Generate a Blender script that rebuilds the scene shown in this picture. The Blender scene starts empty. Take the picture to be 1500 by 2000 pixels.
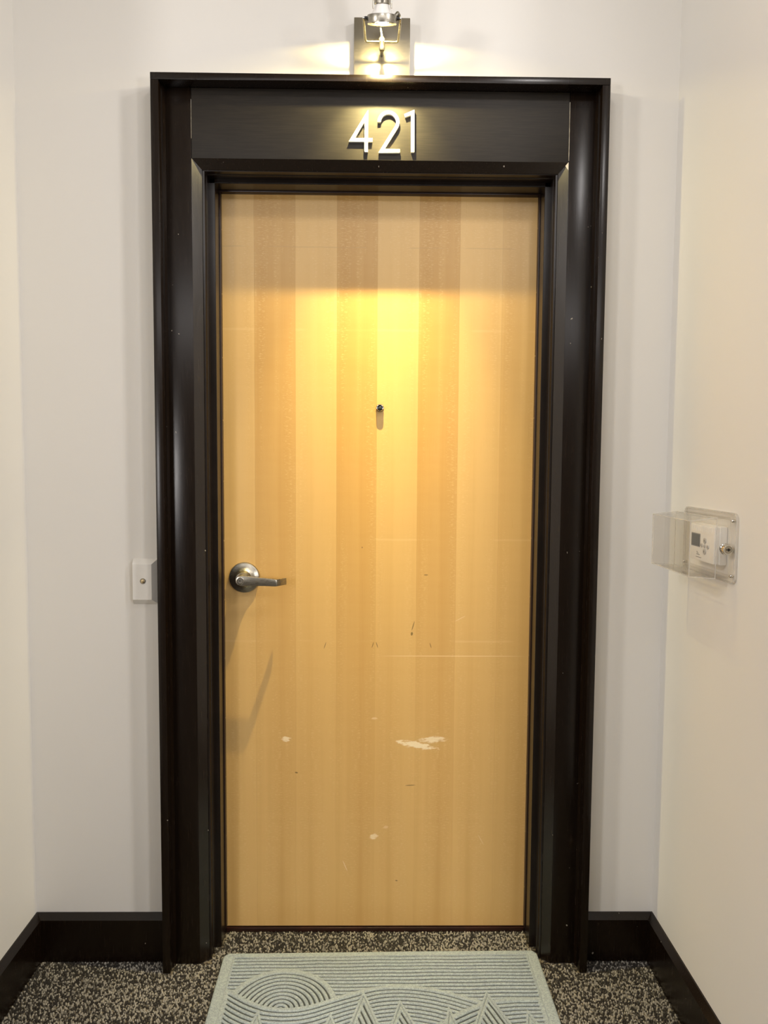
import bpy, bmesh, math, random
import numpy as np
from mathutils import Vector, Matrix
random.seed(7)
rng = np.random.default_rng(11)
S = bpy.context.scene
COL = S.collection

# ------------------------------------------------------------------ camera
def add_camera():
    yaw, pitch, roll = 0.0127, -0.0688, 0.0068
    cy, sy, cp, sp = math.cos(yaw), math.sin(yaw), math.cos(pitch), math.sin(pitch)
    fwd = Vector((sy*cp, cy*cp, sp)); right = Vector((cy, -sy, 0)); up = right.cross(fwd)
    c, s = math.cos(roll), math.sin(roll)
    r2, u2 = c*right + s*up, c*up - s*right
    cam = bpy.data.cameras.new('camera')
    cam.sensor_fit = 'VERTICAL'; cam.sensor_height = 36.0; cam.sensor_width = 27.0
    cam.lens = 36.0*1440/2000
    cam.clip_start = 0.05
    o = bpy.data.objects.new('camera', cam); COL.objects.link(o)
    m = Matrix((r2, u2, -fwd)).transposed().to_4x4()
    m.translation = Vector((-0.0089, -1.9836, 1.3919))
    o.matrix_world = m
    S.camera = o
add_camera()

# ------------------------------------------------------------------ world, exposure, hall lights and added fills
W = bpy.data.worlds.new('world'); S.world = W; W.use_nodes = True
W.node_tree.nodes['Background'].inputs[0].default_value = (1.0, 0.97, 0.92, 1)
W.node_tree.nodes['Background'].inputs[1].default_value = 0.25
S.view_settings.view_transform = 'Standard'
S.view_settings.look = 'None'
S.view_settings.gamma = 1.0
S.view_settings.use_curve_mapping = False
S.view_settings.exposure = 0.12
S.cycles.transparent_max_bounces = 24

def area_light(name, loc, direction, sx, sy, power, color, shape='RECTANGLE', spread=180):
    l = bpy.data.lights.new(name, 'AREA'); l.shape = shape; l.size = sx
    if shape in ('RECTANGLE', 'ELLIPSE'): l.size_y = sy
    l.energy = power; l.color = color; l.spread = math.radians(spread)
    o = bpy.data.objects.new(name, l); COL.objects.link(o)
    o.location = loc
    o.rotation_euler = Vector(direction).to_track_quat('-Z', 'Y').to_euler()
    return o
AMB = (1.0, 0.96, 0.94)
area_light('hall_fill_long', (0.1, -2.75, 2.80), (0, 0.95, -1), 3.4, 0.3, 17, AMB)  # added fill panel behind the viewer, angled at the doorway
for sx_ in (-1, 1):
    area_light('hall_fill_side', (sx_*2.2, -1.9, 2.82), (-sx_*.75, .45, -1), 0.26, 0.26, 24, AMB)  # added fills, placed to brighten the alcove side walls
    area_light('hall_fill_low', (sx_*1.9, -3.12, 1.45), (-sx_*.45, 1, -.12), 0.35, 0.6, 24, AMB)  # unseen low fills, added to lift the bottom of the back wall
area_light('hall_lamp_right', (0.85, -1.02, 2.85), (-.3, 0.3, -1), 0.14, 0.14, 6, AMB)
area_light('hall_lamp_near', (0.05, -1.15, 2.85), (0, 0.25, -1), 0.2, 0.2, 4, AMB)

# sconce geometry shared by the lamp builder
SC = Vector((0.0018, -0.15, 2.4315))
TILT = math.radians(22)
AX = Vector((0, math.sin(TILT), -math.cos(TILT)))      # beam direction
WARM = (1.0, 0.80, 0.32)

# ------------------------------------------------------------------ node helpers
class NT:
    def __init__(s, name):
        s.m = bpy.data.materials.new(name); s.m.use_nodes = True
        s.t = s.m.node_tree; s.t.nodes.clear()
        s.out = s.t.nodes.new('ShaderNodeOutputMaterial')
    def n(s, typ, **kw):
        nd = s.t.nodes.new(typ)
        for k, v in kw.items(): setattr(nd, k, v)
        return nd
    def set(s, sock, v):
        if isinstance(v, bpy.types.NodeSocket): s.t.links.new(v, sock)
        elif isinstance(v, (tuple, list)) and len(v) == 3 and sock.type == 'RGBA': sock.default_value = (*v, 1)
        else: sock.default_value = v
    def math(s, op, a, b=0.0, c=0.0, clamp=False):
        nd = s.n('ShaderNodeMath', operation=op, use_clamp=clamp)
        for i, v in enumerate((a, b, c)): s.set(nd.inputs[i], v)
        return nd.outputs[0]
    def mix(s, f, a, b):
        nd = s.n('ShaderNodeMix', data_type='RGBA')
        s.set(nd.inputs[0], f); s.set(nd.inputs[6], a); s.set(nd.inputs[7], b)
        return nd.outputs[2]
    def pos(s):
        return s.n('ShaderNodeTexCoord').outputs['Object']
    def xyz(s, v):
        nd = s.n('ShaderNodeSeparateXYZ'); s.set(nd.inputs[0], v); return nd.outputs
    def scale(s, v, sc, off=(0, 0, 0)):
        nd = s.n('ShaderNodeMapping'); s.set(nd.inputs[0], v)
        nd.inputs['Scale'].default_value = sc; nd.inputs['Location'].default_value = off
        return nd.outputs[0]
    def noise(s, v, sc=5, det=3, rough=.5, dist=0):
        nd = s.n('ShaderNodeTexNoise'); s.set(nd.inputs['Vector'], v)
        nd.inputs['Scale'].default_value = sc; nd.inputs['Detail'].default_value = det
        nd.inputs['Roughness'].default_value = rough; nd.inputs['Distortion'].default_value = dist
        return nd.outputs[0]
    def ramp(s, v, a, b, lo=0.0, hi=1.0):
        nd = s.n('ShaderNodeMapRange'); s.set(nd.inputs[0], v)
        nd.interpolation_type = 'SMOOTHSTEP'
        for i, q in enumerate((a, b, lo, hi)): s.set(nd.inputs[1+i], q)
        return nd.outputs[0]
    def bump(s, h, strength=.3, dist=.002):
        nd = s.n('ShaderNodeBump'); s.set(nd.inputs['Height'], h)
        nd.inputs['Strength'].default_value = strength; nd.inputs['Distance'].default_value = dist
        return nd.outputs[0]
    def bsdf(s, color, rough=.5, metal=0.0, normal=None, **kw):
        b = s.n('ShaderNodeBsdfPrincipled')
        s.set(b.inputs['Base Color'], color); s.set(b.inputs['Roughness'], rough); s.set(b.inputs['Metallic'], metal)
        if normal is not None: s.set(b.inputs['Normal'], normal)
        for k, v in kw.items(): s.set(b.inputs[k.replace('_', ' ')], v)
        s.t.links.new(b.outputs[0], s.out.inputs[0])
        return s.m

def simple(name, color, rough=.5, metal=0.0, noise=0.0, nscale=40, bump=0.0, **kw):
    k = NT(name); p = k.pos()
    c = color; nrm = None
    if noise:
        f = k.noise(p, nscale, 4)
        c = k.mix(k.ramp(f, .3, .7), tuple(x*(1-noise) for x in color), tuple(min(1, x*(1+noise)) for x in color))
    if bump:
        nrm = k.bump(k.noise(p, nscale*4, 3), bump, .001)
    return k.bsdf(c, rough, metal, nrm, **kw)

M = {}
def make_wall(name, col):
    k = NT(name); p = k.pos()
    big = k.noise(p, 1.3, 2)
    c = k.mix(k.ramp(big, .3, .7), tuple(x*.985 for x in col), tuple(min(1, x*1.01) for x in col))
    h = k.noise(p, 260, 3)
    return k.bsdf(c, .62, 0, k.bump(h, .08, .0006))
M['wall'] = make_wall('wall_paint', (.80, .775, .725))
M['hall'] = make_wall('reflection_darkening_paint', (.15, .13, .11))  # made-up dark tone for the unseen wall, so lever and casing reflect dark
M['ceiling'] = simple('ceiling_paint', (.55, .54, .52), .8, noise=.01)  # unseen ceiling greyed so the dark trim reflects less
def make_dark(nm, spec):
    k = NT(nm); p = k.pos()
    g = k.noise(k.scale(p, (30, 30, 1.6)), 9, 5, .6)
    c = k.mix(k.ramp(g, .35, .7), (.0065, .0034, .0018), (.0100, .0056, .0030))
    # little pale chips where the finish is knocked off
    ch = k.noise(k.scale(p, (1, 1, .7)), 95, 1)
    c = k.mix(k.ramp(ch, .80, .83), c, (.30, .27, .22))
    h = k.noise(k.scale(p, (60, 60, 4)), 12, 4)
    return k.bsdf(c, k.ramp(g, .2, .8, .24, .28), 0, k.bump(h, .010, .0003), Specular_IOR_Level=spec)
M['dark'] = make_dark('espresso_stained_wood', .34)
M['bevel'] = make_dark('espresso_gloss_moulding', .58)
def make_header():
    k = NT('espresso_stained_header'); p = k.pos()
    g = k.noise(k.scale(p, (1.6, 30, 30)), 9, 5, .6)
    c = k.mix(k.ramp(g, .35, .7), (.012, .009, .0058), (.020, .015, .0098))
    h = k.noise(k.scale(p, (2, 40, 75)), 9, 5, .65)
    cr = k.noise(k.scale(p, (6, 1, 22)), 2.2, 2, .5, 1.4)
    z = k.xyz(p)[2]
    crack = k.math('MULTIPLY', k.ramp(k.math('ABSOLUTE', k.math('SUBTRACT', cr, .5)), .0, .014, 1, 0), k.ramp(z, 2.292, 2.30))
    hh = k.math('SUBTRACT', k.math('MULTIPLY', h, .6), k.math('MULTIPLY', crack, .8))
    return k.bsdf(c, .60, 0, k.bump(hh, .14, .0008), Specular_IOR_Level=.42)
M['header'] = make_header()
M['steel'] = simple('dark_painted_steel', (.010, .0065, .0048), .27, noise=.2, nscale=14, bump=.04)
M['gasket'] = simple('brown_rubber_gasket', (.022, .009, .006), .42, noise=.2, nscale=30)
M['threshold'] = simple('dark_red_brown_threshold', (.022, .006, .004), .38, noise=.35, nscale=20)
M['crack'] = simple('pale_filler', (.62, .57, .47), .7, noise=.2, nscale=90)
M['white'] = simple('white_plastic', (.80, .775, .72), .38, noise=.01)
M['thermo'] = simple('white_thermostat_plastic', (.86, .84, .80), .42)
M['button'] = simple('grey_button_plastic', (.50, .48, .45), .4)
M['lcd'] = simple('grey_display_glass', (.085, .085, .07), .18)
M['print'] = simple('grey_print', (.22, .21, .20), .5)
M['black'] = simple('black_recess', (.01, .009, .008), .5)
def make_nickel(name, col, rough, stretch):
    k = NT(name); p = k.pos()
    g = k.noise(k.scale(p, stretch), 60, 4, .7)
    return k.bsdf(col, k.ramp(g, .2, .8, rough-.07, rough+.10), 1.0, k.bump(g, .06, .0003))
M['nickel'] = make_nickel('brushed_nickel', (.38, .355, .30), .30, (1, 1, 14))
M['plate'] = make_nickel('brushed_nickel_plate', (.36, .325, .25), .36, (1, 14, 14))
M['chrome'] = simple('chrome', (.75, .73, .68), .12, 1.0)
M['brass'] = simple('aged_brass_screw', (.62, .50, .30), .32, 1.0)
M['numeral'] = simple('satin_white_aluminium', (.90, .88, .84), .35, .15)
M['bulb'] = simple('white_lamp_reflector', (.85, .83, .80), .3)
M['lens'] = simple('dark_peephole_glass', (.02, .025, .025), .05, Specular_IOR_Level=.9)

def make_emit(name, color, strength):
    k = NT(name); e = k.n('ShaderNodeEmission')
    e.inputs[0].default_value = (*color, 1); e.inputs[1].default_value = strength
    k.t.links.new(e.outputs[0], k.out.inputs[0]); return k.m
M['glow'] = make_emit('lit_lamp_face', (1.0, .90, .68), 60)

def make_acrylic(name, haze, tint):
    k = NT(name)
    tr = k.n('ShaderNodeBsdfTransparent'); tr.inputs[0].default_value = (*tint, 1)
    df = k.n('ShaderNodeBsdfDiffuse'); df.inputs[0].default_value = (.9, .88, .84, 1)
    gl = k.n('ShaderNodeBsdfGlossy'); gl.inputs['Roughness'].default_value = .05
    lw = k.n('ShaderNodeLayerWeight'); lw.inputs[0].default_value = .5
    fres = k.math('ADD', k.math('MULTIPLY', k.math('POWER', lw.outputs['Facing'], 5.0), .7), .018)
    a = k.n('ShaderNodeMixShader'); b = k.n('ShaderNodeMixShader')
    a.inputs[0].default_value = haze
    L = k.t.links.new
    L(tr.outputs[0], a.inputs[1]); L(df.outputs[0], a.inputs[2])
    L(fres, b.inputs[0]); L(a.outputs[0], b.inputs[1]); L(gl.outputs[0], b.inputs[2])
    L(b.outputs[0], k.out.inputs[0]); return k.m
M['acrylic'] = make_acrylic('clear_acrylic', .035, (.975, .968, .955))
M['acrylic_edge'] = make_acrylic('clear_acrylic_edge', .28, (.96, .95, .93))

def make_maple():
    k = NT('maple_veneer'); p = k.pos(); x, y, z = k.xyz(p)
    tone = k.n('ShaderNodeAttribute', attribute_type='OBJECT', attribute_name='tone').outputs['Fac']
    flip = k.n('ShaderNodeAttribute', attribute_type='OBJECT', attribute_name='flip').outputs['Fac']
    xc = k.n('ShaderNodeAttribute', attribute_type='OBJECT', attribute_name='centre').outputs['Fac']
    # every second leaf is turned over (book matched)
    xl = k.math('MULTIPLY', k.math('SUBTRACT', x, xc), flip)
    cv = k.n('ShaderNodeCombineXYZ'); k.set(cv.inputs[0], xl); k.set(cv.inputs[1], 0.0); k.set(cv.inputs[2], z)
    v = cv.outputs[0]
    band = k.noise(k.scale(v, (15, 1, .5)), 1.5, 2, .5, .35)
    fine = k.noise(k.scale(v, (300, 1, 5)), 1.6, 4, .6)
    fleck = k.noise(k.scale(v, (95, 1, 340)), 1.0, 2, .6)
    curl = k.noise(k.scale(v, (9, 1, 46)), 1.0, 3, .5, .6)
    zone = k.ramp(k.noise(k.scale(v, (34, 1, 1.2)), 1.0, 2), .46, .58)
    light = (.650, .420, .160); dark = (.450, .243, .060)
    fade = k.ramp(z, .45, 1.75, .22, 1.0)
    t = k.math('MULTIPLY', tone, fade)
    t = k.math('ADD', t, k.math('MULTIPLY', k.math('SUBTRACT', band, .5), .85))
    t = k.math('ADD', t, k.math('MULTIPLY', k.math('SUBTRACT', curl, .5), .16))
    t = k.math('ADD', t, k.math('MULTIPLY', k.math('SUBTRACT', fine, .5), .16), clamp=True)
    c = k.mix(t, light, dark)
    fl = k.math('MULTIPLY', k.ramp(fleck, .50, .70), k.math('MULTIPLY', zone, .45))
    c = k.mix(fl, c, (.72, .51, .24))
    def ell(cx, cz, rx, rz, ang=0.0):
        dx = k.math('SUBTRACT', x, cx); dz = k.math('SUBTRACT', z, cz)
        ca, sa = math.cos(ang), math.sin(ang)
        u = k.math('ADD', k.math('MULTIPLY', dx, ca/rx), k.math('MULTIPLY', dz, sa/rx))
        w = k.math('ADD', k.math('MULTIPLY', dx, -sa/rz), k.math('MULTIPLY', dz, ca/rz))
        return k.math('ADD', k.math('MULTIPLY', u, u), k.math('MULTIPLY', w, w))
    # scuffs: pale rubbed patches
    rag = k.noise(k.scale(p, (40, 1, 150)), 1.3, 4, .65)
    for (cx, cz, rx, rz, a, amt) in ((.115, .566, .065, .012, -.18, .85), (.165, .582, .045, .011, .05, .75),
                                     (-.264, .583, .016, .009, .15, .75), (-.006, .289, .014, .010, .3, .7), (-.006, .645, .010, .004, 0, .4),
                                     (.029, .318, .008, .008, 0, .3)):
        e = ell(cx, cz, rx, rz, a)
        m = k.ramp(k.math('ADD', e, k.math('MULTIPLY', k.math('SUBTRACT', rag, .5), 3.4)), .15, 1.0, amt, 0)
        c = k.mix(m, c, (.93, .80, .56))
    # dark dents and pen marks
    for (cx, cz, rx, rz, a) in ((.1005, .895, .0035, .006, -.1), (.104, .918, .0016, .016, -.28), (.1396, 1.0666, .007, .0018, 0),
                                (-.2329, .4826, .005, .0025, -.2), (-.044, 1.145, .0018, .0025, 0), (-.15, .86, .0012, .011, -.3), (.0, .862, .0013, .010, .3),
                                (-.012, .862, .0013, .010, -.3), (.155, .861, .0013, .009, .3), (.1, .445, .016, .0016, .05), (.062, .155, .004, .002, 0)):
        c = k.mix(k.ramp(ell(cx, cz, rx, rz, a), .4, 1.1, .85, 0), c, (.17, .11, .035))
    # long pale scratch and the cross-band joints of the veneer sheets
    for (cx, cz, rx, rz, a, col, amt) in ((.218, .8298, .232, .0009, .001, (.93, .78, .50), .7), (-.09, .2, .0012, .02, .4, (.9, .8, .6), .5),
                                          (.31, .28, .0008, .02, .5, (.9, .8, .6), .4), (.24, .94, .02, .0009, .5, (.9, .8, .6), .4)):
        c = k.mix(k.ramp(ell(cx, cz, rx, rz, a), .5, 1.0, amt, 0), c, col)
    wob = k.math('MULTIPLY', k.math('SUBTRACT', k.noise(k.scale(p, (7, 1, 1)), 1.0, 2), .5), .006)
    for (z0, amt, w, col) in ((1.985, .34, .0028, (.42, .27, .12)), (1.758, .15, .006, (.86, .66, .34)), (1.168, .17, .005, (.86, .66, .36)), (.873, .2, .005, (.84, .64, .36))):
        d = k.math('ABSOLUTE', k.math('SUBTRACT', k.math('ADD', z, wob), z0))
        m = k.ramp(d, 0, w, amt, 0)
        part = k.ramp(k.noise(k.scale(p, (9, 1, .3), (z0*7, 0, 0)), 1.0, 1), .42, .56)
        m = k.math('MULTIPLY', m, k.math('MULTIPLY', part, k.ramp(tone, .2, .5, 1, .25 if z0 < 1.9 else .8)))
        c = k.mix(m, c, col)
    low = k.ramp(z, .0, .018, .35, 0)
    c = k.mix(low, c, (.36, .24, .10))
    h = k.math('ADD', k.math('MULTIPLY', fine, .5), k.math('MULTIPLY', curl, .7))
    return k.bsdf(c, k.ramp(fine, .2, .8, .26, .36), 0, k.bump(h, .035, .0008))
M['maple'] = make_maple()

def make_carpet():
    k = NT('carpet_loops'); p = k.pos()
    a = k.n('ShaderNodeAttribute', attribute_name='tint').outputs['Fac']
    c = k.mix(k.ramp(a, .40, .78), (.020, .0165, .013), (.36, .335, .285))
    f = k.noise(p, 900, 2)
    c = k.mix(k.ramp(f, .35, .75, 0, .35), c, (.02, .016, .012))
    return k.bsdf(c, .9, 0, k.bump(f, .4, .001))
M['loops'] = make_carpet()
def make_floor():
    k = NT('speckled_carpet'); p = k.pos()
    v = k.n('ShaderNodeTexVoronoi'); k.set(v.inputs['Vector'], p); v.inputs['Scale'].default_value = 160
    g = k.xyz(v.outputs['Color'])[0]
    c = k.mix(k.ramp(g, .30, .62), (.016, .012, .009), (.16, .135, .10))
    return k.bsdf(c, .95, 0, k.bump(v.outputs['Distance'], .5, .003))
M['floor'] = make_floor()
def make_felt():
    k = NT('pale_grey_felt'); p = k.pos()
    a = k.noise(p, 420, 3, .7); b = k.noise(p, 130, 3, .6)
    c = k.mix(k.ramp(a, .34, .66), (.185, .225, .255), (.345, .40, .43))
    c = k.mix(k.ramp(b, .40, .70, 0, .45), c, (.40, .455, .48))
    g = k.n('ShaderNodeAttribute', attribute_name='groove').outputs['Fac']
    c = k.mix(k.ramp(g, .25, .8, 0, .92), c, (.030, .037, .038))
    return k.bsdf(c, .95, 0, k.bump(a, .35, .0012), Sheen_Weight=.1)
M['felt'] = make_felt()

# ------------------------------------------------------------------ mesh helpers
class MB:
    def __init__(s): s.bm = bmesh.new()
    def box(s, x0, x1, y0, y1, z0, z1, bev=0.0, seg=2):
        b = bmesh.new()
        bmesh.ops.create_cube(b, size=1)
        for v in b.verts:
            v.co = Vector((x0 if v.co.x < 0 else x1, y0 if v.co.y < 0 else y1, z0 if v.co.z < 0 else z1))
        if bev:
            bmesh.ops.bevel(b, geom=list(b.edges), offset=bev, segments=seg, profile=.5, affect='EDGES')
        s._add(b); return s
    def _add(s, b):
        me = bpy.data.meshes.new('t'); b.to_mesh(me); b.free(); s.bm.from_mesh(me); bpy.data.meshes.remove(me)
    def prism(s, pts, axis, a, b_, bev=0.0):
        """closed outline extruded along an axis; pts are the two other coordinates in order"""
        b = bmesh.new()
        def mk(p, d):
            if axis == 'x': return (d, p[0], p[1])
            if axis == 'y': return (p[0], d, p[1])
            return (p[0], p[1], d)
        A = [b.verts.new(mk(p, a)) for p in pts]; B = [b.verts.new(mk(p, b_)) for p in pts]
        b.faces.new(A); b.faces.new(B[::-1])
        n = len(pts)
        for i in range(n): b.faces.new((A[i], B[i], B[(i+1) % n], A[(i+1) % n]))
        bmesh.ops.recalc_face_normals(b, faces=b.faces)
        if bev: bmesh.ops.bevel(b, geom=list(b.edges), offset=bev, segments=2, profile=.5, affect='EDGES')
        s._add(b); return s
    def sweep_poly(s, rings, closed=False):
        """rings: list of equal-length closed outlines -> skin with caps, or a closed loop"""
        b = bmesh.new()
        R = [[b.verts.new(p) for p in r] for r in rings]
        n = len(rings[0])
        if closed: R.append(R[0])
        for i in range(len(R)-1):
            for j in range(n): b.faces.new((R[i][j], R[i+1][j], R[i+1][(j+1) % n], R[i][(j+1) % n]))
        if not closed: b.faces.new(R[0]); b.faces.new(R[-1][::-1])
        bmesh.ops.recalc_face_normals(b, faces=b.faces)
        s._add(b); return s
    def lathe(s, prof, o, d, n=40, closed=False):
        """prof: (t along d, radius)"""
        o = Vector(o); d = Vector(d).normalized()
        u = d.orthogonal().normalized(); w = d.cross(u)
        rings = []
        for t, r in prof:
            r = max(r, 1e-5)
            rings.append([o + d*t + (u*math.cos(2*math.pi*i/n) + w*math.sin(2*math.pi*i/n))*r for i in range(n)])
        return s.sweep_poly(rings, closed)
    def tube(s, pts, r, n=14, taper=None):
        pts = [Vector(p) for p in pts]; rings = []
        prev = None
        for i, p in enumerate(pts):
            a = pts[max(0, i-1)]; c = pts[min(len(pts)-1, i+1)]
            d = (c-a).normalized()
            u = d.orthogonal().normalized() if prev is None else (prev - d*prev.dot(d)).normalized()
            prev = u; w = d.cross(u)
            rr = r if taper is None else taper[i]
            rings.append([p + (u*math.cos(2*math.pi*j/n) + w*math.sin(2*math.pi*j/n))*rr for j in range(n)])
        return s.sweep_poly(rings)
    def build(s, name, mat, parent=None, smooth=None, loc=None):
        me = bpy.data.meshes.new(name); s.bm.to_mesh(me); s.bm.free()
        o = bpy.data.objects.new(name, me); COL.objects.link(o)
        me.materials.append(M[mat] if isinstance(mat, str) else mat)
        if smooth is not None:
            me.polygons.foreach_set('use_smooth', [True]*len(me.polygons))
            me.set_sharp_from_angle(angle=math.radians(smooth))
        if parent: attach(o, parent)
        return o
def attach(o, parent):
    o.parent = parent
    p = parent; m = Matrix.Identity(4)
    chain = []
    while p: chain.append(p); p = p.parent
    for q in reversed(chain): m = m @ q.matrix_parent_inverse @ q.matrix_basis
    o.matrix_parent_inverse = m.inverted()
def tag(o, label=None, cat=None, group=None, kind=None):
    if label: o['label'] = label
    if cat: o['category'] = cat
    if group: o['group'] = group
    if kind: o['kind'] = kind
    return o
def empty(name, loc, label=None, cat=None, group=None, kind=None):
    o = bpy.data.objects.new(name, None); COL.objects.link(o); o.location = loc
    o.empty_display_size = .05
    return tag(o, label, cat, group, kind)
def rounded_rect(a0, a1, b0, b1, r, n=6):
    pts = []
    for (cx, cy, s0) in ((a1-r, b1-r, 0), (a0+r, b1-r, 90), (a0+r, b0+r, 180), (a1-r, b0+r, 270)):
        for i in range(n+1):
            t = math.radians(s0 + 90*i/n); pts.append((cx+r*math.cos(t), cy+r*math.sin(t)))
    return pts
def arc_path(p0, corner, p1, n=6, r=.008):
    """points rounding one corner"""
    p0, c, p1 = Vector(p0), Vector(corner), Vector(p1)
    a = c + (p0-c).normalized()*r; b = c + (p1-c).normalized()*r
    out = []
    for i in range(n+1):
        t = i/n; out.append(a*(1-t)**2 + c*2*t*(1-t) + b*t*t)
    return out

XM = 0.0013                     # centre line of the doorway
WL, WR = -0.9432, 0.7786        # alcove side walls
CEIL = 2.9
def px(h, side): return XM + side*h      # half width -> x

# ------------------------------------------------------------------ room shell
OPH = 0.50                      # half width of the wall opening (covered by the casing)
b = MB()
b.box(WL-.12, px(-OPH, 1), 0, .12, 0, CEIL); b.box(px(OPH, 1), WR+.12, 0, .12, 0, CEIL); b.box(px(-OPH, 1), px(OPH, 1), 0, .12, 2.19, CEIL)
tag(b.build('wall_back', 'wall'), 'pale grey wall around the dark doorway', 'wall', kind='structure')
tag(MB().box(WL-.12, WL, -.82, 0, 0, CEIL).build('wall_left', 'wall'), 'cream side wall at the left edge of the alcove', 'wall', kind='structure')
tag(MB().box(WR, WR+.12, -.82, 0, 0, CEIL).build('wall_right', 'wall'), 'cream side wall carrying the thermostat in its clear box', 'wall', kind='structure')
tag(MB().box(-4, WL-.12, -.82, -.7, 0, CEIL).build('wall_hall_left', 'wall'), 'hall wall left of the alcove, out of view', 'wall', kind='structure')
tag(MB().box(WR+.12, 4, -.82, -.7, 0, CEIL).build('wall_hall_right', 'wall'), 'hall wall right of the alcove, out of view', 'wall', kind='structure')
tag(MB().box(-4, 4, -3.3, -3.18, 0, CEIL).build('wall_front', 'hall'), 'hall wall behind the viewer, out of view', 'wall', kind='structure')
tag(MB().box(-4.12, -4, -3.3, -.7, 0, CEIL).build('wall_end_left', 'wall'), 'left end wall of the hall, out of view', 'wall', kind='structure')
tag(MB().box(4, 4.12, -3.3, -.7, 0, CEIL).build('wall_end_right', 'wall'), 'right end wall of the hall, out of view', 'wall', kind='structure')
tag(MB().box(-4.12, 4.12, -3.3, .12, CEIL, CEIL+.1).build('ceiling', 'ceiling'), 'plain grey hall ceiling, out of view', 'ceiling', kind='structure')
floor = tag(MB().box(-4.12, 4.12, -3.3, .30, -.10, -.003).build('floor', 'floor'), 'dark brown and tan speckled loop carpet', 'floor', kind='structure')

# carpet loops: real tufts over the part of the floor in view
def carpet():
    P = .0053
    xs = np.arange(WL+.01, WR-.01, P); ys = np.arange(-.56, .115, P*.95)
    X, Y = np.meshgrid(xs, ys); X = X + (np.arange(len(ys)) % 2)[:, None]*P*.5
    chk = ((np.arange(len(ys))[:, None] + np.arange(len(xs))[None]) % 2)
    chk = ((chk + rng.integers(0, 2, len(ys))[:, None]) % 2).ravel().astype(float)
    X = X.ravel() + rng.normal(0, .0010, X.size); Y = Y.ravel() + rng.normal(0, .0010, Y.size)
    h = XM
    inside = ((Y < -.018) & (X > WL+.018) & (X < WR-.018)) | ((np.abs(X-h) < .4375) & (Y < .112)) | ((np.abs(X-h) < .455) & (Y < .042))
    inside &= ~((Y > -.0690) & (np.abs(np.abs(X-h)-.567) < .016)) & ~((Y > -.03) & (np.abs(X-h) > .455) & (np.abs(X-h) < .582))
    # no tufts under the doormat
    inside &= ~((X > -.395) & (X < .435) & (Y < -.012))
    X, Y = X[inside], Y[inside]; N = len(X); chk = chk[inside]
    k = 6; ang = np.arange(k)*2*math.pi/k
    R = rng.uniform(.0023, .0031, N); el = rng.uniform(.8, 1.2, N); th = rng.uniform(0, math.pi, N)
    H = rng.uniform(.0035, .0055, N) + chk*.0012
    V = np.zeros((N, 2*k+1, 3))
    for j, a in enumerate(ang):
        for lvl, (rr, zz) in enumerate(((1.0, 0.0), (.78, .62))):
            lx = np.cos(a)*R*el*rr; ly = np.sin(a)*R/el*rr
            V[:, lvl*k+j, 0] = X + lx*np.cos(th) - ly*np.sin(th)
            V[:, lvl*k+j, 1] = Y + lx*np.sin(th) + ly*np.cos(th)
            V[:, lvl*k+j, 2] = -.003 + zz*H
    V[:, 2*k, 0] = X; V[:, 2*k, 1] = Y; V[:, 2*k, 2] = -.003 + H
    quads = np.array([[j, (j+1) % k, k+(j+1) % k, k+j] for j in range(k)])
    tris = np.array([[k+j, k+(j+1) % k, 2*k] for j in range(k)])
    off = (np.arange(N)*(2*k+1))[:, None, None]
    Q = (quads[None]+off).reshape(-1, 4); T = (tris[None]+off).reshape(-1, 3)
    me = bpy.data.meshes.new('carpet_pile')
    me.vertices.add(N*(2*k+1)); me.vertices.foreach_set('co', V.ravel())
    li = np.concatenate([Q.ravel(), T.ravel()])
    me.loops.add(len(li)); me.loops.foreach_set('vertex_index', li.astype(np.int32))
    starts = np.concatenate([np.arange(len(Q))*4, len(Q)*4+np.arange(len(T))*3])
    me.polygons.add(len(starts)); me.polygons.foreach_set('loop_start', starts.astype(np.int32))
    me.update(calc_edges=True); me.validate()
    me.polygons.foreach_set('use_smooth', np.ones(len(me.polygons), bool))
    # woven colour: random flecks in faint stepped blocks
    blk = np.sin(np.floor(X/.085)*12.9898 + np.floor(Y/.11)*4.1)*.06
    t = np.clip(rng.uniform(0, 1, N)*.86 + chk*.10 + blk, 0, 1)
    at = me.attributes.new('tint', 'FLOAT', 'POINT'); at.data.foreach_set('value', np.repeat(t, 2*k+1))
    o = bpy.data.objects.new('carpet_pile', me); COL.objects.link(o); me.materials.append(M['loops'])
    attach(o, floor); tag(o, kind='stuff')
carpet()

# ------------------------------------------------------------------ baseboards (chamfered cap over a flat board)
BASE_T, BASE_H = .018, .133
prof = [(0, 0), (-BASE_T, 0), (-BASE_T, BASE_H-.014), (-.004, BASE_H), (0, BASE_H)]
def baseboard(name, label, pts_a, pts_b, axis, a, c):
    b = MB(); b.prism(pts_a, axis, a, c)
    o = b.build(name, 'dark'); tag(o, label, 'baseboard', kind='structure'); return o
xb0, xb1 = px(-.577, 1), px(.577, 1)
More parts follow.
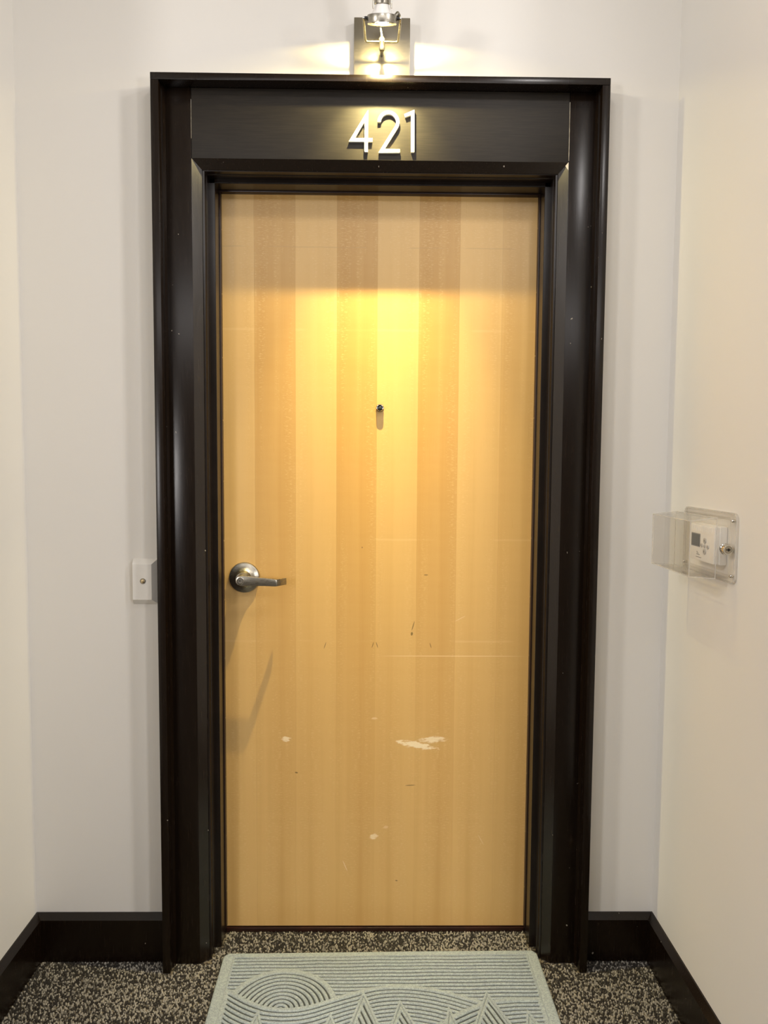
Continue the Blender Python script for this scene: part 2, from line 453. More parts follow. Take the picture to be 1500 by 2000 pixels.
# back-wall pieces run to the corner, mitred with the side pieces
def mitred(name, label, along, corner):
    """along='x' piece on the back wall or 'y' piece on a side wall"""
    rings = []
    if along == 'x':
        side = 1 if corner > 0 else -1; wall = WR if side > 0 else WL; inner = xb1 if side > 0 else xb0
        rings.append([(wall + side*p[0], p[0], p[1]) for p in prof]); rings.append([(inner, p[0], p[1]) for p in prof])
    else:
        side = 1 if corner > 0 else -1; wall = WR if side > 0 else WL
        rings.append([(wall + side*p[0], p[0], p[1]) for p in prof]); rings.append([(wall + side*p[0], -.82, p[1]) for p in prof])
    b = MB(); b.sweep_poly(rings)
    return tag(b.build(name, 'dark'), label, 'baseboard', kind='structure')
mitred('baseboard_back_left', 'short black baseboard between left corner and door frame', 'x', -1)
mitred('baseboard_back_right', 'short black baseboard between door frame and right corner', 'x', 1)
mitred('baseboard_left', 'black baseboard running along the left side wall', 'y', -1)
mitred('baseboard_right', 'black baseboard running along the right side wall', 'y', 1)

# ------------------------------------------------------------------ door surround: dark wooden casing boxed in by a deep outer board
sur = empty('trim_1', (XM, 0, 0), 'wide dark brown wooden surround boxed by a deep outer board', 'door surround', kind='structure')
HO, TO, YO, TOPZ = .5778, .0205, -.0656, 2.3576
YC, HC, ZC = -.0255, .4862, 2.1656
for sd in (-1, 1):
    x0, x1 = sorted((px(HO, sd), px(HO-TO, sd)))
    MB().box(x0, x1, YO, 0, 0, TOPZ-.0175, .0012).build('outer_board', 'dark', sur, 40)
    x0, x1 = sorted((px(HO-TO, sd), px(HC, sd)))
    MB().box(x0, x1, YC, 0, 0, TOPZ-.0175, .0008).build('stile', 'dark', sur, 40)
    # glued quarter bead in the corner between outer board and stile
    xo = px(HO-TO, sd)
    MB().prism([(xo, YC+.001), (xo, YC-.014), (xo-sd*.0022, YC-.014), (xo-sd*.006, YC+.001)], 'z', .0, TOPZ-.0175).build('corner_bead', 'dark', sur)
MB().box(px(HO, -1), px(HO, 1), YO, 0, TOPZ-.0172, TOPZ, .0012).build('outer_board', 'dark', sur, 40)
MB().box(px(HC, -1)+.0008, px(HC, 1)-.0008, YC+.0002, 0, ZC, TOPZ-.0178, .0008).build('header', 'header', sur, 40)
# opened joints between header and stiles, pale filler showing
for sd, z0, z1, w in ((-1, 2.215, 2.312, .0005), (1, 2.17, 2.316, .0011)):
    xj = px(HC, sd)
    pts = []; n = 14
    for i in range(n+1):
        t = i/n; ww = w*(.35+.65*(random.random()))*(1 if sd > 0 else .8)
        pts.append((xj-ww/2, z0+(z1-z0)*t, xj+ww/2))
    ol = [(p[0], p[1]) for p in pts] + [(p[2], p[1]) for p in reversed(pts)]
    MB().prism(ol, 'y', YC-.0004, YC+.002).build('joint_filler', 'crack', sur)
# mitred bevel moulding round the opening
HB, YB = .4640, -.0065
ZB = ZC-(HC-HB)
def bevel_ring(x, z, hx, hz, y): return None
for sd in (-1, 1):
    def ring(zo, zi):
        return [(px(HC, sd), YC, zo), (px(HB, sd), YB, zi), (px(HB, sd), -.0008, zi), (px(HC, sd), -.0008, zo)]
    MB().sweep_poly([ring(0, 0), ring(ZC, ZB)]).build('bevel_moulding', 'bevel', sur)
def ringh(sd):
    return [(px(HC, sd), YC, ZC), (px(HB, sd), YB, ZB), (px(HB, sd), -.0008, ZB), (px(HC, sd), -.0008, ZC)]
MB().sweep_poly([ringh(-1), ringh(1)]).build('bevel_moulding', 'bevel', sur)
# corner of bevel broken off on the right: pale wood
tri = [(px(HC, 1)-.0002, YC-.0006, ZC), (px(HC-.007, 1), YC+.0036, ZC-.0075), (px(HC, 1)-.0002, YC-.0006, ZC-.020)]
tri2 = [(p[0]-.0008, p[1]-.0006, p[2]) for p in tri]
MB().sweep_poly([tri, tri2]).build('joint_filler', 'crack', sur)

# ------------------------------------------------------------------ steel door frame inside the surround
fr = empty('trim_2', (XM, .05, 0), 'dark painted steel jamb with rubber gasket around the maple door', 'door frame', kind='structure')
HJ, HS, YJ, YS, YD = .4585, .4415, -.0045, .0450, .1158
ZJ, ZS = 2.1415, 2.1285
def jamb_outline(sd):
    pts = [(HJ+.0045, .0005), (HJ+.0045, YJ), (HJ, YJ+.001), (HJ, .016), (HJ-.002, .018), (HJ-.002, YS), (HS+.0012, YS), (HS, YS+.0012), (HS, YD+.03), (HJ+.035, YD+.03), (HJ+.035, .0005)]
    return [(px(h, sd), y) for h, y in pts]
for sd in (-1, 1):
    MB().prism(jamb_outline(sd), 'z', 0, ZJ).build('jamb', 'steel', fr)
hp = [(.0005, ZJ+.0045), (YJ, ZJ+.0045), (YJ+.001, ZJ), (.016, ZJ), (.018, ZJ-.002), (YS, ZJ-.002), (YS, ZS+.0012), (YS+.0012, ZS), (YD+.03, ZS), (YD+.03, ZJ+.03), (.0005, ZJ+.03)]
MB().prism(hp, 'x', px(-HJ-.035, 1), px(HJ+.035, 1)).build('head_jamb', 'steel', fr)
for sd in (-1, 1):
    x0, x1 = sorted((px(HS+.001, sd), px(HS-.0032, sd)))
    g = MB().box(x0, x1, YD-.020, YD-.0006, .02, ZS, .0012).build('gasket', 'gasket', fr, 40)
    zs = (2.027, 1.852, 1.677, 1.504, 1.332, 1.163, .995, .824, .649, .474, .298, .130)
    for i, z in enumerate(zs):
        t = MB().lathe([(0, .0019), (.0010, .0017), (.0016, .0006)], (px(HS-.0030, sd), YD-.010, z+(.012 if sd > 0 else 0)), (-sd, -.25, 0), 10)
        t.build('tack', 'chrome', g, 40)
MB().box(px(HS, -1), px(HS, 1), YD-.020, YD-.0006, ZS-.0035, ZS+.001, .0012).build('gasket', 'gasket', fr, 40)
tag(MB().box(px(HS-.0005, -1), px(HS-.0005, 1), YD-.004, YD+.05, -.003, .0125, .002).build('trim_3', 'threshold', None, 40),
    'thin dark red-brown threshold strip under the maple door', 'threshold', kind='structure')

# ------------------------------------------------------------------ the maple door
door = empty('door_1', (XM, YD+.02, .019), 'flush maple veneer door with lever handle and peephole', 'door', kind='structure')
ZD0, ZD1 = .0165, 2.132
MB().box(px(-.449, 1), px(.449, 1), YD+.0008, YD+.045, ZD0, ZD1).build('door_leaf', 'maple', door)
edges = [px(-.449, 1), -.3489, -.2337, -.1183, -.0042, .1115, .2258, .3447, px(.449, 1)]
tones = [.12, .62, .10, .72, .10, .70, .08, .30]
for i in range(8):
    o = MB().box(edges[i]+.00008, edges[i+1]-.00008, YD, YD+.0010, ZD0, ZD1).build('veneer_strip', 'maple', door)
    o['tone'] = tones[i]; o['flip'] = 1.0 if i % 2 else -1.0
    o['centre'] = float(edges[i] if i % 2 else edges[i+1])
for o in (x for x in COL.objects if x.name.startswith('door_leaf')):
    o['tone'] = .3; o['flip'] = 1.0; o['centre'] = 0.0

# lever lock (a part of the door) with its own sub-parts
RC = Vector((-.3803, YD, 1.0575))
lv = MB()
lv.lathe([(-.001, .0438), (.0045, .0438), (.0085, .0425), (.0105, .039), (.0118, .033), (.0165, .027), (.020, .0225), (.034, .0195), (.040, .0185)], RC, (0, -1, 0), 56)
rose = lv.build('rose', 'nickel', door, 35)
FY = .045          # outer face of the lever
hub = Vector((RC.x, 0, 1.0585))
L = MB()
ol = []
for i in range(17):
    t = math.radians(90+180*i/16); ol.append((hub.x+.0130*math.cos(t), hub.z+.0130*math.sin(t)))
ol += [(hub.x+.010, hub.z-.0128), (-.2815, 1.0430), (-.2815, 1.0625), (hub.x+.010, hub.z+.0132)]
L.prism(ol, 'y', FY, FY+.0085, .0012)
L.lathe([(0, .0172), (.012, .0150), (.033, .0130)], (hub.x, YD-.036, hub.z), (0, -1, 0), 32)
# elbow and return towards the door
cs = [(-.2826, FY), (-.2790, FY+.0012), (-.2555, .0735), (-.2600, .0800), (-.2820, .0545), (-.2826, FY+.0085)]
L.prism(cs, 'z', 1.0436, 1.0622, .0010)
lever = L.build('lever', 'nickel', rose, 35)
cyl = MB().lathe([(0, .0098), (.0022, .0098), (.0028, .0090), (.0028, .0078), (.0016, .0075)], (hub.x+.0012, FY+.0005, hub.z), (0, -1, 0), 32).build('key_cylinder', 'chrome', rose, 35)
MB().lathe([(0, .0074), (.0006, .0072)], (hub.x+.0012, FY-.0010, hub.z), (0, -1, 0), 24).build('cylinder_plug', 'nickel', rose, 35)
MB().box(hub.x-.0045, hub.x+.0010, FY-.0019, FY-.0014, hub.z-.0008, hub.z+.0010).box(hub.x-.0008, hub.x+.0004, FY-.0019, FY-.0014, hub.z-.0030, hub.z+.0030).build('keyway', 'black', rose)
# peephole
PC = (.0042, YD, 1.5415)
pe = MB().lathe([(-.001, .0108), (.0030, .0108), (.0120, .0100), (.0140, .0092), (.0145, .0080), (.0118, .0075)], PC, (0, -1, 0), 36).build('peephole', 'black', door, 35)
MB().lathe([(.0137, .0094), (.0148, .0088), (.0150, .0080), (.0140, .0076)], PC, (0, -1, 0), 36, True).build('rim', 'chrome', pe, 35)
MB().lathe([(.0112, .0074), (.0126, .0055), (.0135, .0032), (.0138, .0006)], PC, (0, -1, 0), 28).build('lens', 'lens', pe, 60)

# ------------------------------------------------------------------ house number 421: three numerals on the header
NY0, NY1 = YC-.0078, YC+.0002
def numeral(ch, label, polys):
    b = MB()
    for p in polys: b.prism(p, 'y', NY0, NY1)
    o = b.build('house_numeral', 'numeral')
    return tag(o, label, 'numeral', 'house number on the door header')
w = .0088
numeral('4', 'white metal numeral 4 on the dark header, first of the house number', [
    [(-.0316, 2.2872), (-.0317, 2.1837), (-.0405, 2.1836), (-.0405, 2.2733)],
    [(-.0405, 2.2733), (-.0405, 2.2585), (-.0655, 2.2171), (-.0755, 2.2171)],
    [(-.0755, 2.2171), (-.0655, 2.2171), (-.0405, 2.2173), (-.0405, 2.2086), (-.0808, 2.2085)],
    [(-.0316, 2.2174), (-.0200, 2.2176), (-.0203, 2.2087), (-.0316, 2.2086)]])
def two():
    cx, cz, ro, ri = .0205, 2.2580, .0280, .0195
    out, inn = [], []
    for i in range(25):
        t = math.radians(180 - (180+28)*i/24)
        out.append((cx+ro*math.cos(t), cz+ro*math.sin(t))); inn.append((cx+ri*math.cos(t), cz+ri*math.sin(t)))
    return [out + [(.0109, 2.1908), (.0502, 2.1908), (.0502, 2.1823), (-.0044, 2.1816)] + inn[::-1]]
numeral('2', 'white metal numeral 2 on the dark header, middle of the house number', two())
numeral('1', 'white metal numeral 1 on the dark header, last of the house number', [
    [(.0866, 2.2890), (.0874, 2.1838), (.0790, 2.1837), (.0781, 2.2765), (.0630, 2.2707), (.0606, 2.2778)]])

# ------------------------------------------------------------------ sconce above the door
def sconce():
    r = empty('wall_sconce', (0.002, -.02, 2.40), 'brushed nickel spot sconce, lit, on wall above the dark door frame', 'sconce')
    pl = MB().box(-.0686, .0742, -.0250, -.0005, 2.3590, 2.5185, .0012).build('backplate', 'plate', r, 40)
    pl['label'] = 'square brushed nickel backplate'
    up = -AX; sx = Vector((1, 0, 0))
    # ring collar around the bulb (open tube)
    MB().lathe([(0, .0335), (-.0006, .0345), (0, .0352), (.0165, .0352), (.0175, .0345), (.0175, .0325), (.0165, .0318), (.0015, .0318), (0, .0325)], SC, up, 56, True).build('lamp_ring', 'nickel', r, 35)
    # reflector bulb
    bulb = MB().lathe([(.0052, .0250), (.0052, .0265), (.0075, .0285), (.012, .0275), (.022, .0245), (.034, .0185), (.040, .0160), (.0425, .0158)], SC, up, 44).build('bulb', 'bulb', r, 50)
    MB().lathe([(.0046, .0185), (.0052, .0183)], SC, up, 44).build('lamp_face', 'glow', bulb, 50)
    # inner retaining ring between bulb and collar
    MB().lathe([(.0062, .0318), (.0062, .0275), (.0090, .0275), (.0090, .0318)], SC, up, 44, True).build('retaining_ring', 'nickel', r, 35)
    MB().lathe([(.0385, .0175), (.0400, .0190), (.056, .0190), (.058, .0235), (.074, .0235), (.078, .019), (.105, .019)], SC, up, 40).build('socket', 'nickel', r, 35)
    for s in (-1, 1):
        p0 = SC + up*.0205 + sx*s*.0215 - Vector((0, 1, 0))*.021; p1 = SC + up*.075 + sx*s*.0200 - Vector((0, 1, 0))*.006
        MB().tube([p0, p1], .0016, 10).build('rod', 'nickel', r, 50)
        pv = SC + up*.0112 + sx*s*.0350
        pivot = MB().lathe([(-.001, .0042), (.0065, .0042), (.0072, .0035)], pv, sx*s, 20).build('pivot_screw', 'black', r, 40)
        MB().lathe([(.0072, .0030), (.0108, .0030), (.0112, .0020)], pv, sx*s, 16).build('nut', 'chrome', pivot, 40)
    # thumb knob behind the right pivot
    kp = SC + up*.020 + Vector((.0335, .012, .002))
    MB().lathe([(-.006, .0040), (0, .0066), (.008, .0072), (.0105, .005)], kp, (.55, -.2, .4), 18).build('thumb_knob', 'nickel', r, 40)
    # U yoke from both pivots down to the knuckle
    pa = SC + up*.0112 - sx*.0440; pb = SC + up*.0112 + sx*.0440
    yb = Vector((0, -.092, 2.4225)); ca = yb - sx*.0385; cb = yb + sx*.0425
    ca.x += .0; pts = [pa] + arc_path(pa, ca, cb, 7, .007) + arc_path(ca, cb, pb, 7, .007) + [pb]
    MB().tube(pts, .0030, 12).build('yoke', 'nickel', r, 50)
    # knuckle, arm to the plate and hanging thumb screw
    MB().tube([(.0020, -.024, 2.4262), (.0020, -.085, 2.4262)], .0052, 16).build('arm', 'nickel', r, 40)
    MB().lathe([(-.0082, .004), (-.0070, .0066), (0, .0084), (.0070, .0066), (.0082, .004)], (.0020, -.092, 2.4262), (0, -1, 0), 28).build('knuckle', 'nickel', r, 50)
    MB().lathe([(.004, .0055), (.0105, .0066), (.0115, .0074), (.0235, .0074), (.0262, .0055)], (.0022, -.094, 2.4262), (0, 0, -1), 26).build('thumb_screw', 'nickel', r, 40)
    # lamp lead curving from the knuckle up behind the ring
    lead = [(.0022, -.1010, 2.4290), (.0005, -.1035, 2.4400), (-.0018, -.1060, 2.4500), (-.0040, -.1070, 2.4640), (-.0050, -.1120, 2.4800), (-.0030, -.1300, 2.4950)]
    MB().tube(lead, .0020, 10).build('lead', 'bulb', r, 60)
    # the lamp's own light: wide flood plus a tighter beam from the same face
    f = SC + up*.0042
    AX2 = (0, math.sin(math.radians(13)), -math.cos(math.radians(13)))
    a = area_light('sconce_flood', f, AX, .020, .020, 3.6, WARM, 'DISK')
    c = area_light('sconce_beam', f - up*.0004, AX2, .020, .020, 3.7, WARM, 'DISK', 78)
    d = area_light('sconce_core', f - up*.0008, (0, math.sin(math.radians(8)), -math.cos(math.radians(8))), .020, .020, 2.9, WARM, 'DISK', 50)
    for q in (a, c, d): attach(q, r)
sconce()

# ------------------------------------------------------------------ white cover plate left of the frame
wp = empty('cover_plate', (-.625, 0, 1.065), 'small white wall plate with chamfered edges left of the door frame', 'wall plate')
x0, x1, z0, z1 = -.6590, -.5925, 1.0030, 1.1255
T = .0165
def rect(a, c, d, e, y): return [(a, y, d), (c, y, d), (c, y, e), (a, y, e)]
MB().sweep_poly([rect(x0, x1, z0, z1, -.0003), rect(x0, x1, z0, z1, -.0030), rect(x0+.0022, x1-.0135, z0+.0130, z1-.0135, -T), rect(x0+.0024, x1-.0137, z0+.0132, z1-.0137, -T-.0003)]).build('plate', 'white', wp)
cc = (-.6290, -T, 1.0668)
sc = MB().lathe([(-.001, .0078), (.0015, .0078), (.0024, .0068), (.0024, .0052)], cc, (0, -1, 0), 28).build('bushing', 'nickel', wp, 35)
MB().lathe([(.0020, .0054), (.0040, .0050), (.0048, .0030), (.0050, .0005)], cc, (0, -1, 0), 22).box(cc[0]-.0042, cc[0]+.0042, -T-.0053, -T-.0046, cc[2]-.0006, cc[2]+.0006).build('screw', 'brass', wp, 35)

# ------------------------------------------------------------------ thermostat and its clear locking guard on the right wall
def thermostat():
    r = empty('thermostat', (WR, -.30, 1.16), 'white thermostat with small grey screen inside the clear locked box', 'thermostat')
    y0, y1, zb, zt, xf = -.3560, -.2300, 1.1650, 1.2500, .7486
    MB().box(.7610, WR-.0002, y0-.002, y1+.002, zb-.001, zt+.001, .003).build('base', 'thermo', r, 40)
    MB().box(xf, .7625, y0, y1, zb, zt, .004).build('front_cover', 'thermo', r, 40)
    v = MB()
    for i in range(12):
        yy = y1-.012-i*.0088
        v.box(xf-.0006, xf+.002, yy-.0028, yy, zt-.0155, zt-.0035, .0004, 1)
    tag(v.build('vent_ribs', 'thermo', r), kind='stuff')
    fr_ = MB().box(xf-.0009, xf+.001, -.2870, -.2405, 1.1975, 1.2285, .0006, 1).build('display_frame', 'print', r)
    MB().box(xf-.0014, xf+.001, -.2850, -.2425, 1.1995, 1.2265).build('display', 'lcd', fr_)
    for (yy, zz, rr) in ((-.312, 1.2150, .0068), (-.312, 1.1900, .0068), (-.2965, 1.2030, .0050), (-.312, 1.2025, .0040), (-.328, 1.2020, .0050)):
        bt = MB().lathe([(0, rr), (.0016, rr), (.0022, rr*.85), (.0022, rr*.30), (.0018, rr*.28)], (xf, yy, zz), (-1, 0, 0), 20).build('button', 'button', r, 35)
        MB().lathe([(0, rr*.36), (.0024, rr*.34)], (xf, yy, zz), (-1, 0, 0), 12).build('button_mark', 'print', bt)
    # small unreadable lines of print under the screen
    for (ya, yb, zz) in ((-.2760, -.2690, 1.1855), (-.2800, -.2710, 1.1825), (-.2860, -.2690, 1.1795), (-.2950, -.2660, 1.1735)):
        MB().box(xf-.0003, xf+.001, ya, yb, zz-.0007, zz+.0007).build('print_line', 'print', r)
thermostat()

def guard():
    r = empty('thermostat_guard', (WR, -.27, 1.135), 'clear acrylic locking box over the thermostat on the right wall', 'guard box')
    # wall flange with rounded corners
    ya, yb, za, zb = -.4060, -.1360, 1.1290, 1.2835
    outer = rounded_rect(ya, yb, za, zb, .016); inner = rounded_rect(ya+.030, yb-.030, za+.016, zb-.016, .006)
    def frame_ring(b, o1, i1, xa, xb_):
        bm = bmesh.new(); n = len(o1)
        vs = [[bm.verts.new((x, p[0], p[1])) for p in q] for x, q in ((xa, o1), (xa, i1), (xb_, i1), (xb_, o1))]
        for k in range(4):
            for j in range(n): bm.faces.new((vs[k][j], vs[k][(j+1) % n], vs[(k+1) % 4][(j+1) % n], vs[(k+1) % 4][j]))
        bmesh.ops.recalc_face_normals(bm, faces=bm.faces); b._add(bm)
    b = MB(); frame_ring(b, outer, inner, WR-.0050, WR-.0004); b.build('flange', 'acrylic', r, 40)
    b = MB(); frame_ring(b, rounded_rect(ya-.0008, yb+.0008, za-.0008, zb+.0008, .0165), rounded_rect(ya+.0022, yb-.0022, za+.0022, zb-.0022, .014), WR-.0062, WR-.0003)
    b.build('flange_rim', 'acrylic_edge', r, 40)
    # base collar and the deep cover: thin shells, open towards the wall
    def shell(name, xs, ys, zs, t, front):
        (xb_, xf), (yna, yfa, ynb, yfb), (zba, zta, zbb, ztb) = xs, ys, zs
        o = [rounded_rect(yna, yfa, zba, zta, .005, 4), rounded_rect(ynb, yfb, zbb, ztb, .005, 4)]
        i = [rounded_rect(yna+t, yfa-t, zba+t, zta-t, .004, 4), rounded_rect(ynb+t, yfb-t, zbb+t, ztb-t, .004, 4)]
        bm = bmesh.new(); n = len(o[0])
        ob = [bm.verts.new((xb_, *p)) for p in o[0]]; of = [bm.verts.new((xf, *p)) for p in o[1]]
        ib = [bm.verts.new((xb_, *p)) for p in i[0]]; if_ = [bm.verts.new((xf+(t if front else 0), *p)) for p in i[1]]
        for j in range(n):
            k = (j+1) % n
            bm.faces.new((ob[j], ob[k], of[k], of[j])); bm.faces.new((ib[j], if_[j], if_[k], ib[k])); bm.faces.new((ob[j], ib[j], ib[k], ob[k]))
            if not front: bm.faces.new((of[j], of[k], if_[k], if_[j]))
        if front: bm.faces.new(of); bm.faces.new(if_[::-1])
        bmesh.ops.recalc_face_normals(bm, faces=bm.faces)
        q = MB(); q._add(bm); return q.build(name, 'acrylic', r, 40)
    shell('collar', (WR-.0052, .7420), (-.3790, -.1610, -.3805, -.1600), (1.1375, 1.2735, 1.1395, 1.2715), .0025, False)
    cov = shell('cover', (.7418, .6840), (-.3820, -.1590, -.3800, -.1610), (1.1385, 1.2725, 1.1420, 1.2655), .0025, True)
    # bright moulded edges of the cover
    e = MB()
    for z0_, z1_ in ((1.1420, 1.1385), (1.2655, 1.2725)):
        for y0_, y1_ in ((-.3797, -.3817), (-.1613, -.1593)):
            e.tube([(.6845, y0_, z0_), (.7415, y1_, z1_)], .0011, 8)
    for yy in (-.3797, -.1613): e.tube([(.6845, yy, 1.1425), (.6845, yy, 1.2650)], .0012, 8)
    for zz in (1.1425, 1.2650): e.tube([(.6845, -.3795, zz), (.6845, -.1615, zz)], .0012, 8)
    e.build('cover_edges', 'acrylic_edge', cov, 50)
    s2 = MB()
    for zz in (1.1388, 1.2722): s2.tube([(.7419, -.3816, zz), (.7419, -.1592, zz)], .0011, 8)
    for yy in (-.3816, -.1592): s2.tube([(.7419, yy, 1.1388), (.7419, yy, 1.2722)], .0011, 8)
    s2.build('seam', 'acrylic_edge', r, 50)
    # fine vent slots along the underside of the cover
    v = MB()
    for i in range(17):
        yy = -.182-i*.0108
        v.box(.6960, .7340, yy-.0016, yy+.0016, 1.1392, 1.1406, .0003, 1)
    tag(v.build('vent_slots', 'acrylic_edge', cov), kind='stuff')
    # cam lock on the near side
    lc = Vector((.7610, -.3795, 1.2045))
    lk = MB().lathe([(-.004, .0085), (.004, .0085), (.004, .0128), (.0075, .0128), (.0085, .0118), (.0180, .0112), (.0192, .0104), (.0192, .0090)], lc, (0, -1, 0), 36).build('lock', 'chrome', r, 35)
    MB().lathe([(.0186, .0092), (.0196, .0088)], lc, (0, -1, 0), 28).build('lock_plug', 'nickel', lk, 35)
    MB().box(lc.x-.0048, lc.x+.0040, -.4003, -.3985, lc.z-.0010, lc.z+.0012).box(lc.x-.0008, lc.x+.0014, -.4003, -.3985, lc.z-.0032, lc.z+.0030).build('keyway', 'black', lk)
    for (yy, zz) in ((-.3925, 1.2670), (-.3925, 1.1455), (-.1490, 1.2670), (-.1490, 1.1455)):
        MB().lathe([(-.003, .0036), (.0045, .0036), (.0060, .0024), (.0064, .0005)], (WR-.0045, yy, zz), (-1, 0, 0), 18).build('screw', 'chrome', r, 40)
guard()

# ------------------------------------------------------------------ doormat: moulded ribs, sun, hills and pointed trees
def doormat():
    ANG = .0137; CX, CY = .0205, -.286
    HX, HY = .4415, .2995
    root = empty('doormat', (CX, CY, .001), 'pale grey ribbed doormat with raised sun, hills and trees on the dark carpet', 'doormat')
    ca, sa = math.cos(ANG), math.sin(ANG)
    def loc(p):
        dx, dy = p[0]-CX, p[1]-CY; return (ca*dx+sa*dy, -sa*dx+ca*dy)
    dx = .00145
    xs = np.arange(-HX, HX+1e-6, dx); ys = np.arange(-HY, HY+1e-6, dx)
    U, V = np.meshgrid(xs, ys)
    wob = .0007*np.sin(U*41+V*9)+.0006*np.sin(V*57+U*13)
    P = .0132
    H1 = sorted([loc(p) for p in [(-.43, -.118), (-.3873, -.1395), (-.3463, -.1670), (-.3189, -.1838), (-.2926, -.1970), (-.2673, -.2052), (-.2308, -.2085), (-.1951, -.2055), (-.1598, -.196), (-.1245, -.181), (-.0765, -.160), (-.049, -.150), (-.0243, -.140), (.0006, -.1335), (.0383, -.129), (.076, -.1275), (.1135, -.131), (.1505, -.139), (.1989, -.155), (.246, -.174), (.2737, -.186), (.32, -.21), (.40, -.255), (.5, -.33)]])
    H3 = sorted([loc(p) for p in [(.02, -.36), (.10, -.30), (.16, -.258), (.2005, -.2300), (.2366, -.2090), (.2769, -.1895), (.3128, -.1800), (.3637, -.1745), (.4282, -.1720), (.5, -.174)]])
    H4 = sorted([loc(p) for p in [(-.5, -.33), (-.40, -.345), (-.30, -.37), (-.2, -.385), (-.05, -.38), (.1, -.40), (.25, -.43), (.5, -.44)]])
    def curve(C):
        cx = np.array([c[0] for c in C]); cy = np.array([c[1] for c in C])
        g = np.linspace(cx[0], cx[-1], 1200); f = np.interp(g, cx, cy)
        k = np.ones(41)/41; f = np.convolve(np.pad(f, 20, mode='edge'), k, 'valid')
        d = np.gradient(f, g)
        F = np.interp(U, g, f); D = np.interp(U, g, d)
        return (F-V)/np.sqrt(1+D*D)              # depth below the curve
    sun_c = loc((-.2400, -.2050)); SR = .1395
    rr = np.hypot(U-sun_c[0], V-sun_c[1])
    regions = [('border', None)]
    # border
    bd = np.minimum(np.minimum(HX-.034-U, U+HX-.034), np.minimum(HY-.021-V, V+HY-.021))     # >0 inside the field
    rid = np.zeros(U.shape, int)      # 0 border 1 sky 2 sun 3 hill1 4 hill3 5 hill4 6.. trees
    G = np.zeros(U.shape)             # groove amount
    h1, h3, h4 = curve(H1), curve(H3), curve(H4)
    s_sky = (HY-.021) - V
    infield = bd > 0
    rid[infield] = 1
    rid[infield & (rr < SR)] = 2
    rid[infield & (h1 > 0)] = 3
    rid[infield & (h3 > 0)] = 4
    rid[infield & (h4 > 0)] = 5
    trees = [((-.0304, -.1590), .30, .34), ((.0640, -.1900), .32, .40), ((.1871, -.2170), .22, .26), ((.2908, -.1580), .42, .40), ((.3864, -.2250), .26, .36),
             ((-.2950, -.2240), .28, .30), ((-.1118, -.2340), .30, .32), ((-.37, -.30), .3, .34), ((-.20, -.315), .34, .36), ((.0, -.335), .3, .34), ((.15, -.33), .36, .36), ((.36, -.34), .3, .32)]
    tdat = []
    for (a, kl, kr) in trees:
        au, av = loc(a); dv = av-V
        right = (kr*dv-(U-au))/math.sqrt(1+kr*kr); left = ((U-au)+kl*dv)/math.sqrt(1+kl*kl)
        hgt = .20
        ins = np.minimum(np.minimum(left, right), (hgt-dv)*.8)
        tdat.append((ins, right, left))
    for i, (ins, right, left) in enumerate(tdat):
        rid[(ins > 0) & (bd > .002)] = 6+i
    # distance of every cell to the overlying region borders (approximate) keeps grooves from running into a border
    def groove(s, first, width=.0027):
        q = (s-first)/P; d = np.abs(q-np.round(q))*P
        g = np.exp(-(d/width)**2); g[np.round(q) < 0] = 0
        return g
    def over(k):
        m = np.full(U.shape, 1e3)
        if k < 2: m = np.minimum(m, rr-SR)
        if k < 3: m = np.minimum(m, -h1)
        if k < 4: m = np.minimum(m, -h3)
        if k < 5: m = np.minimum(m, -h4)
        for i, (ins, _, _) in enumerate(tdat):
            if 6+i > k: m = np.minimum(m, -ins)
        return m
    fade = lambda d, m=.0045: np.clip((d-m)/.002, 0, 1)
    for k in range(1, 6+len(tdat)):
        m = rid == k
        if k == 1: g = groove(s_sky+wob, 0.001)*fade(bd, -.001)
        elif k == 2: g = groove((SR-rr)+wob*.5, .0118)*fade(bd)
        elif k == 3: g = groove(h1+wob, .0095)*fade(bd, .006)
        elif k == 4: g = groove(h3+wob, .0105)*fade(bd, .006)
        elif k == 5: g = groove(h4+wob, .0100)*fade(bd, .006)
        else:
            ins, right, left = tdat[k-6]
            g = groove(right+wob, .0098)*fade(left, .008)*fade(bd)
            g = np.maximum(g, np.exp(-((ins-.0005)/.0022)**2)*.55)
        g = g*fade(over(k))
        G[m] = g[m]
    # border: a soft dip where it meets the field
    gb = np.exp(-((bd+.0065)/.0022)**2)*.30*((HX-np.abs(U)) < .05)
    G[rid == 0] = gb[rid == 0]
    # outer edge rolls down, corners rounded
    q = np.hypot(np.maximum(np.abs(U)-(HX-.022), 0), np.maximum(np.abs(V)-(HY-.022), 0))
    corner = (np.abs(U) > HX-.022) & (np.abs(V) > HY-.022)
    edge = np.where(corner, .022-q, np.minimum(HX-np.abs(U), HY-np.abs(V)))
    roll = np.clip(edge/.006, 0, 1); roll = np.sqrt(np.clip(1-(1-roll)**2, 0, 1))
    fuzz = rng.normal(0, .00018, U.shape)
    Z = .0015 + .0072*roll - .0062*G*roll + fuzz + .0004*np.sin(U*9+1)
    valid = edge >= -1e-9
    X = CX + ca*U - sa*V; Y = CY + sa*U + ca*V
    # cells -> one mesh per region
    cell_ok = valid[:-1, :-1] & valid[1:, :-1] & valid[:-1, 1:] & valid[1:, 1:]
    cr = rid[:-1, :-1]
    ny, nx = U.shape
    idx = np.arange(ny*nx).reshape(ny, nx)
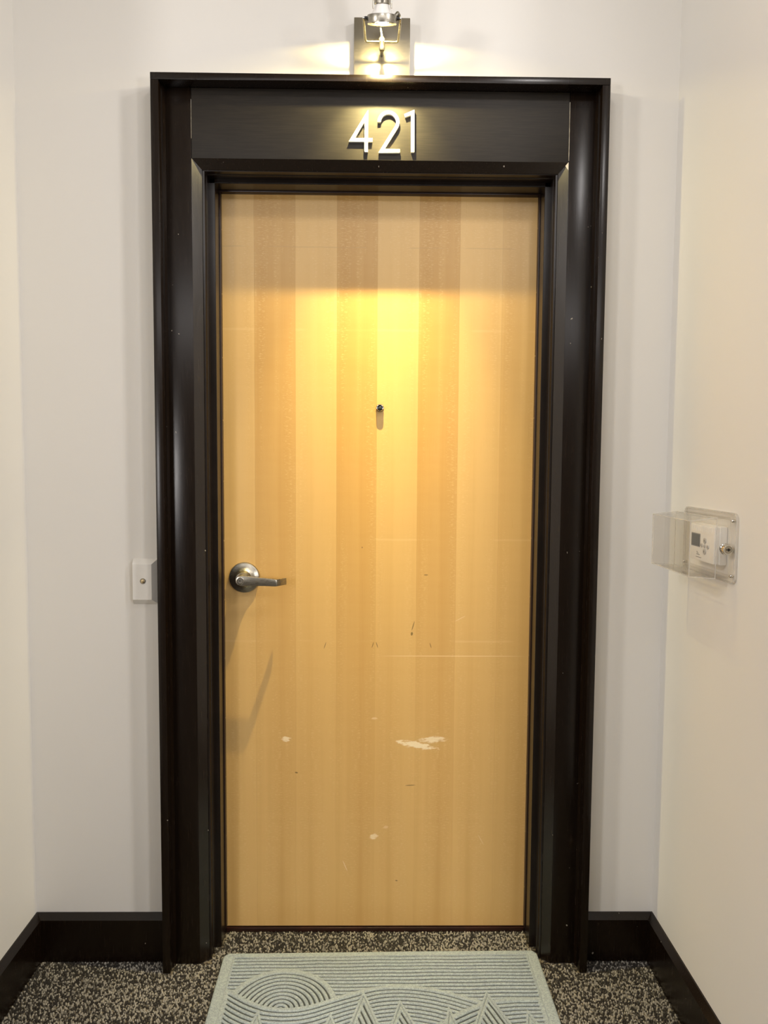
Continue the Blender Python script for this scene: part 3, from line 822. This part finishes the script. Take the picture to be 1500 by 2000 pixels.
    names = {0: 'border', 1: 'ribbed_sky', 2: 'ribbed_sun', 3: 'ribbed_hill', 4: 'ribbed_hill', 5: 'ribbed_hill'}
    co = np.stack([X.ravel(), Y.ravel(), Z.ravel()], 1)
    def patch(k, i, j):
        f = np.stack([idx[i, j], idx[i, j+1], idx[i+1, j+1], idx[i+1, j]], 1)
        u, inv = np.unique(f.ravel(), return_inverse=True)
        me = bpy.data.meshes.new('mat_part')
        me.vertices.add(len(u)); me.vertices.foreach_set('co', co[u].ravel())
        me.loops.add(f.size); me.loops.foreach_set('vertex_index', inv.astype(np.int32).ravel())
        me.polygons.add(len(f)); me.polygons.foreach_set('loop_start', (np.arange(len(f))*4).astype(np.int32))
        me.update(calc_edges=True)
        me.polygons.foreach_set('use_smooth', np.ones(len(f), bool))
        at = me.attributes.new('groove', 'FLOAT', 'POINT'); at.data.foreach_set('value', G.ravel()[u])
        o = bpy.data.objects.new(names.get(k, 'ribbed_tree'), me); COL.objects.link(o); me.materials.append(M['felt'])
        attach(o, root)
    def patches(mask):
        """connected pieces of a region (slivers join the first piece)"""
        lab = np.zeros(mask.shape, int); out = []; n = 0
        todo = mask.copy()
        H_, W_ = mask.shape
        for (a, c) in np.argwhere(mask):
            if lab[a, c]: continue
            n += 1; st = [(a, c)]; lab[a, c] = n; cells = [(a, c)]
            while st:
                q, r_ = st.pop()
                for q2, r2 in ((q+1, r_), (q-1, r_), (q, r_+1), (q, r_-1)):
                    if 0 <= q2 < H_ and 0 <= r2 < W_ and mask[q2, r2] and not lab[q2, r2]:
                        lab[q2, r2] = n; st.append((q2, r2)); cells.append((q2, r2))
            out.append(np.array(cells))
        out.sort(key=len, reverse=True)
        return [(c[:, 0], c[:, 1]) for c in out if len(c) > 3]
    for k in range(6+len(tdat)):
        for i, j in patches(cell_ok & (cr == k)):
            patch(k, i, j)
    # rubber backing under the felt
    ol = [(CX+ca*a-sa*c, CY+sa*a+ca*c) for a, c in rounded_rect(-HX+.001, HX-.001, -HY+.001, HY-.001, .022)]
    MB().prism(ol, 'z', -.0028, .0014).build('rubber_backing', 'black', root)
doormat()
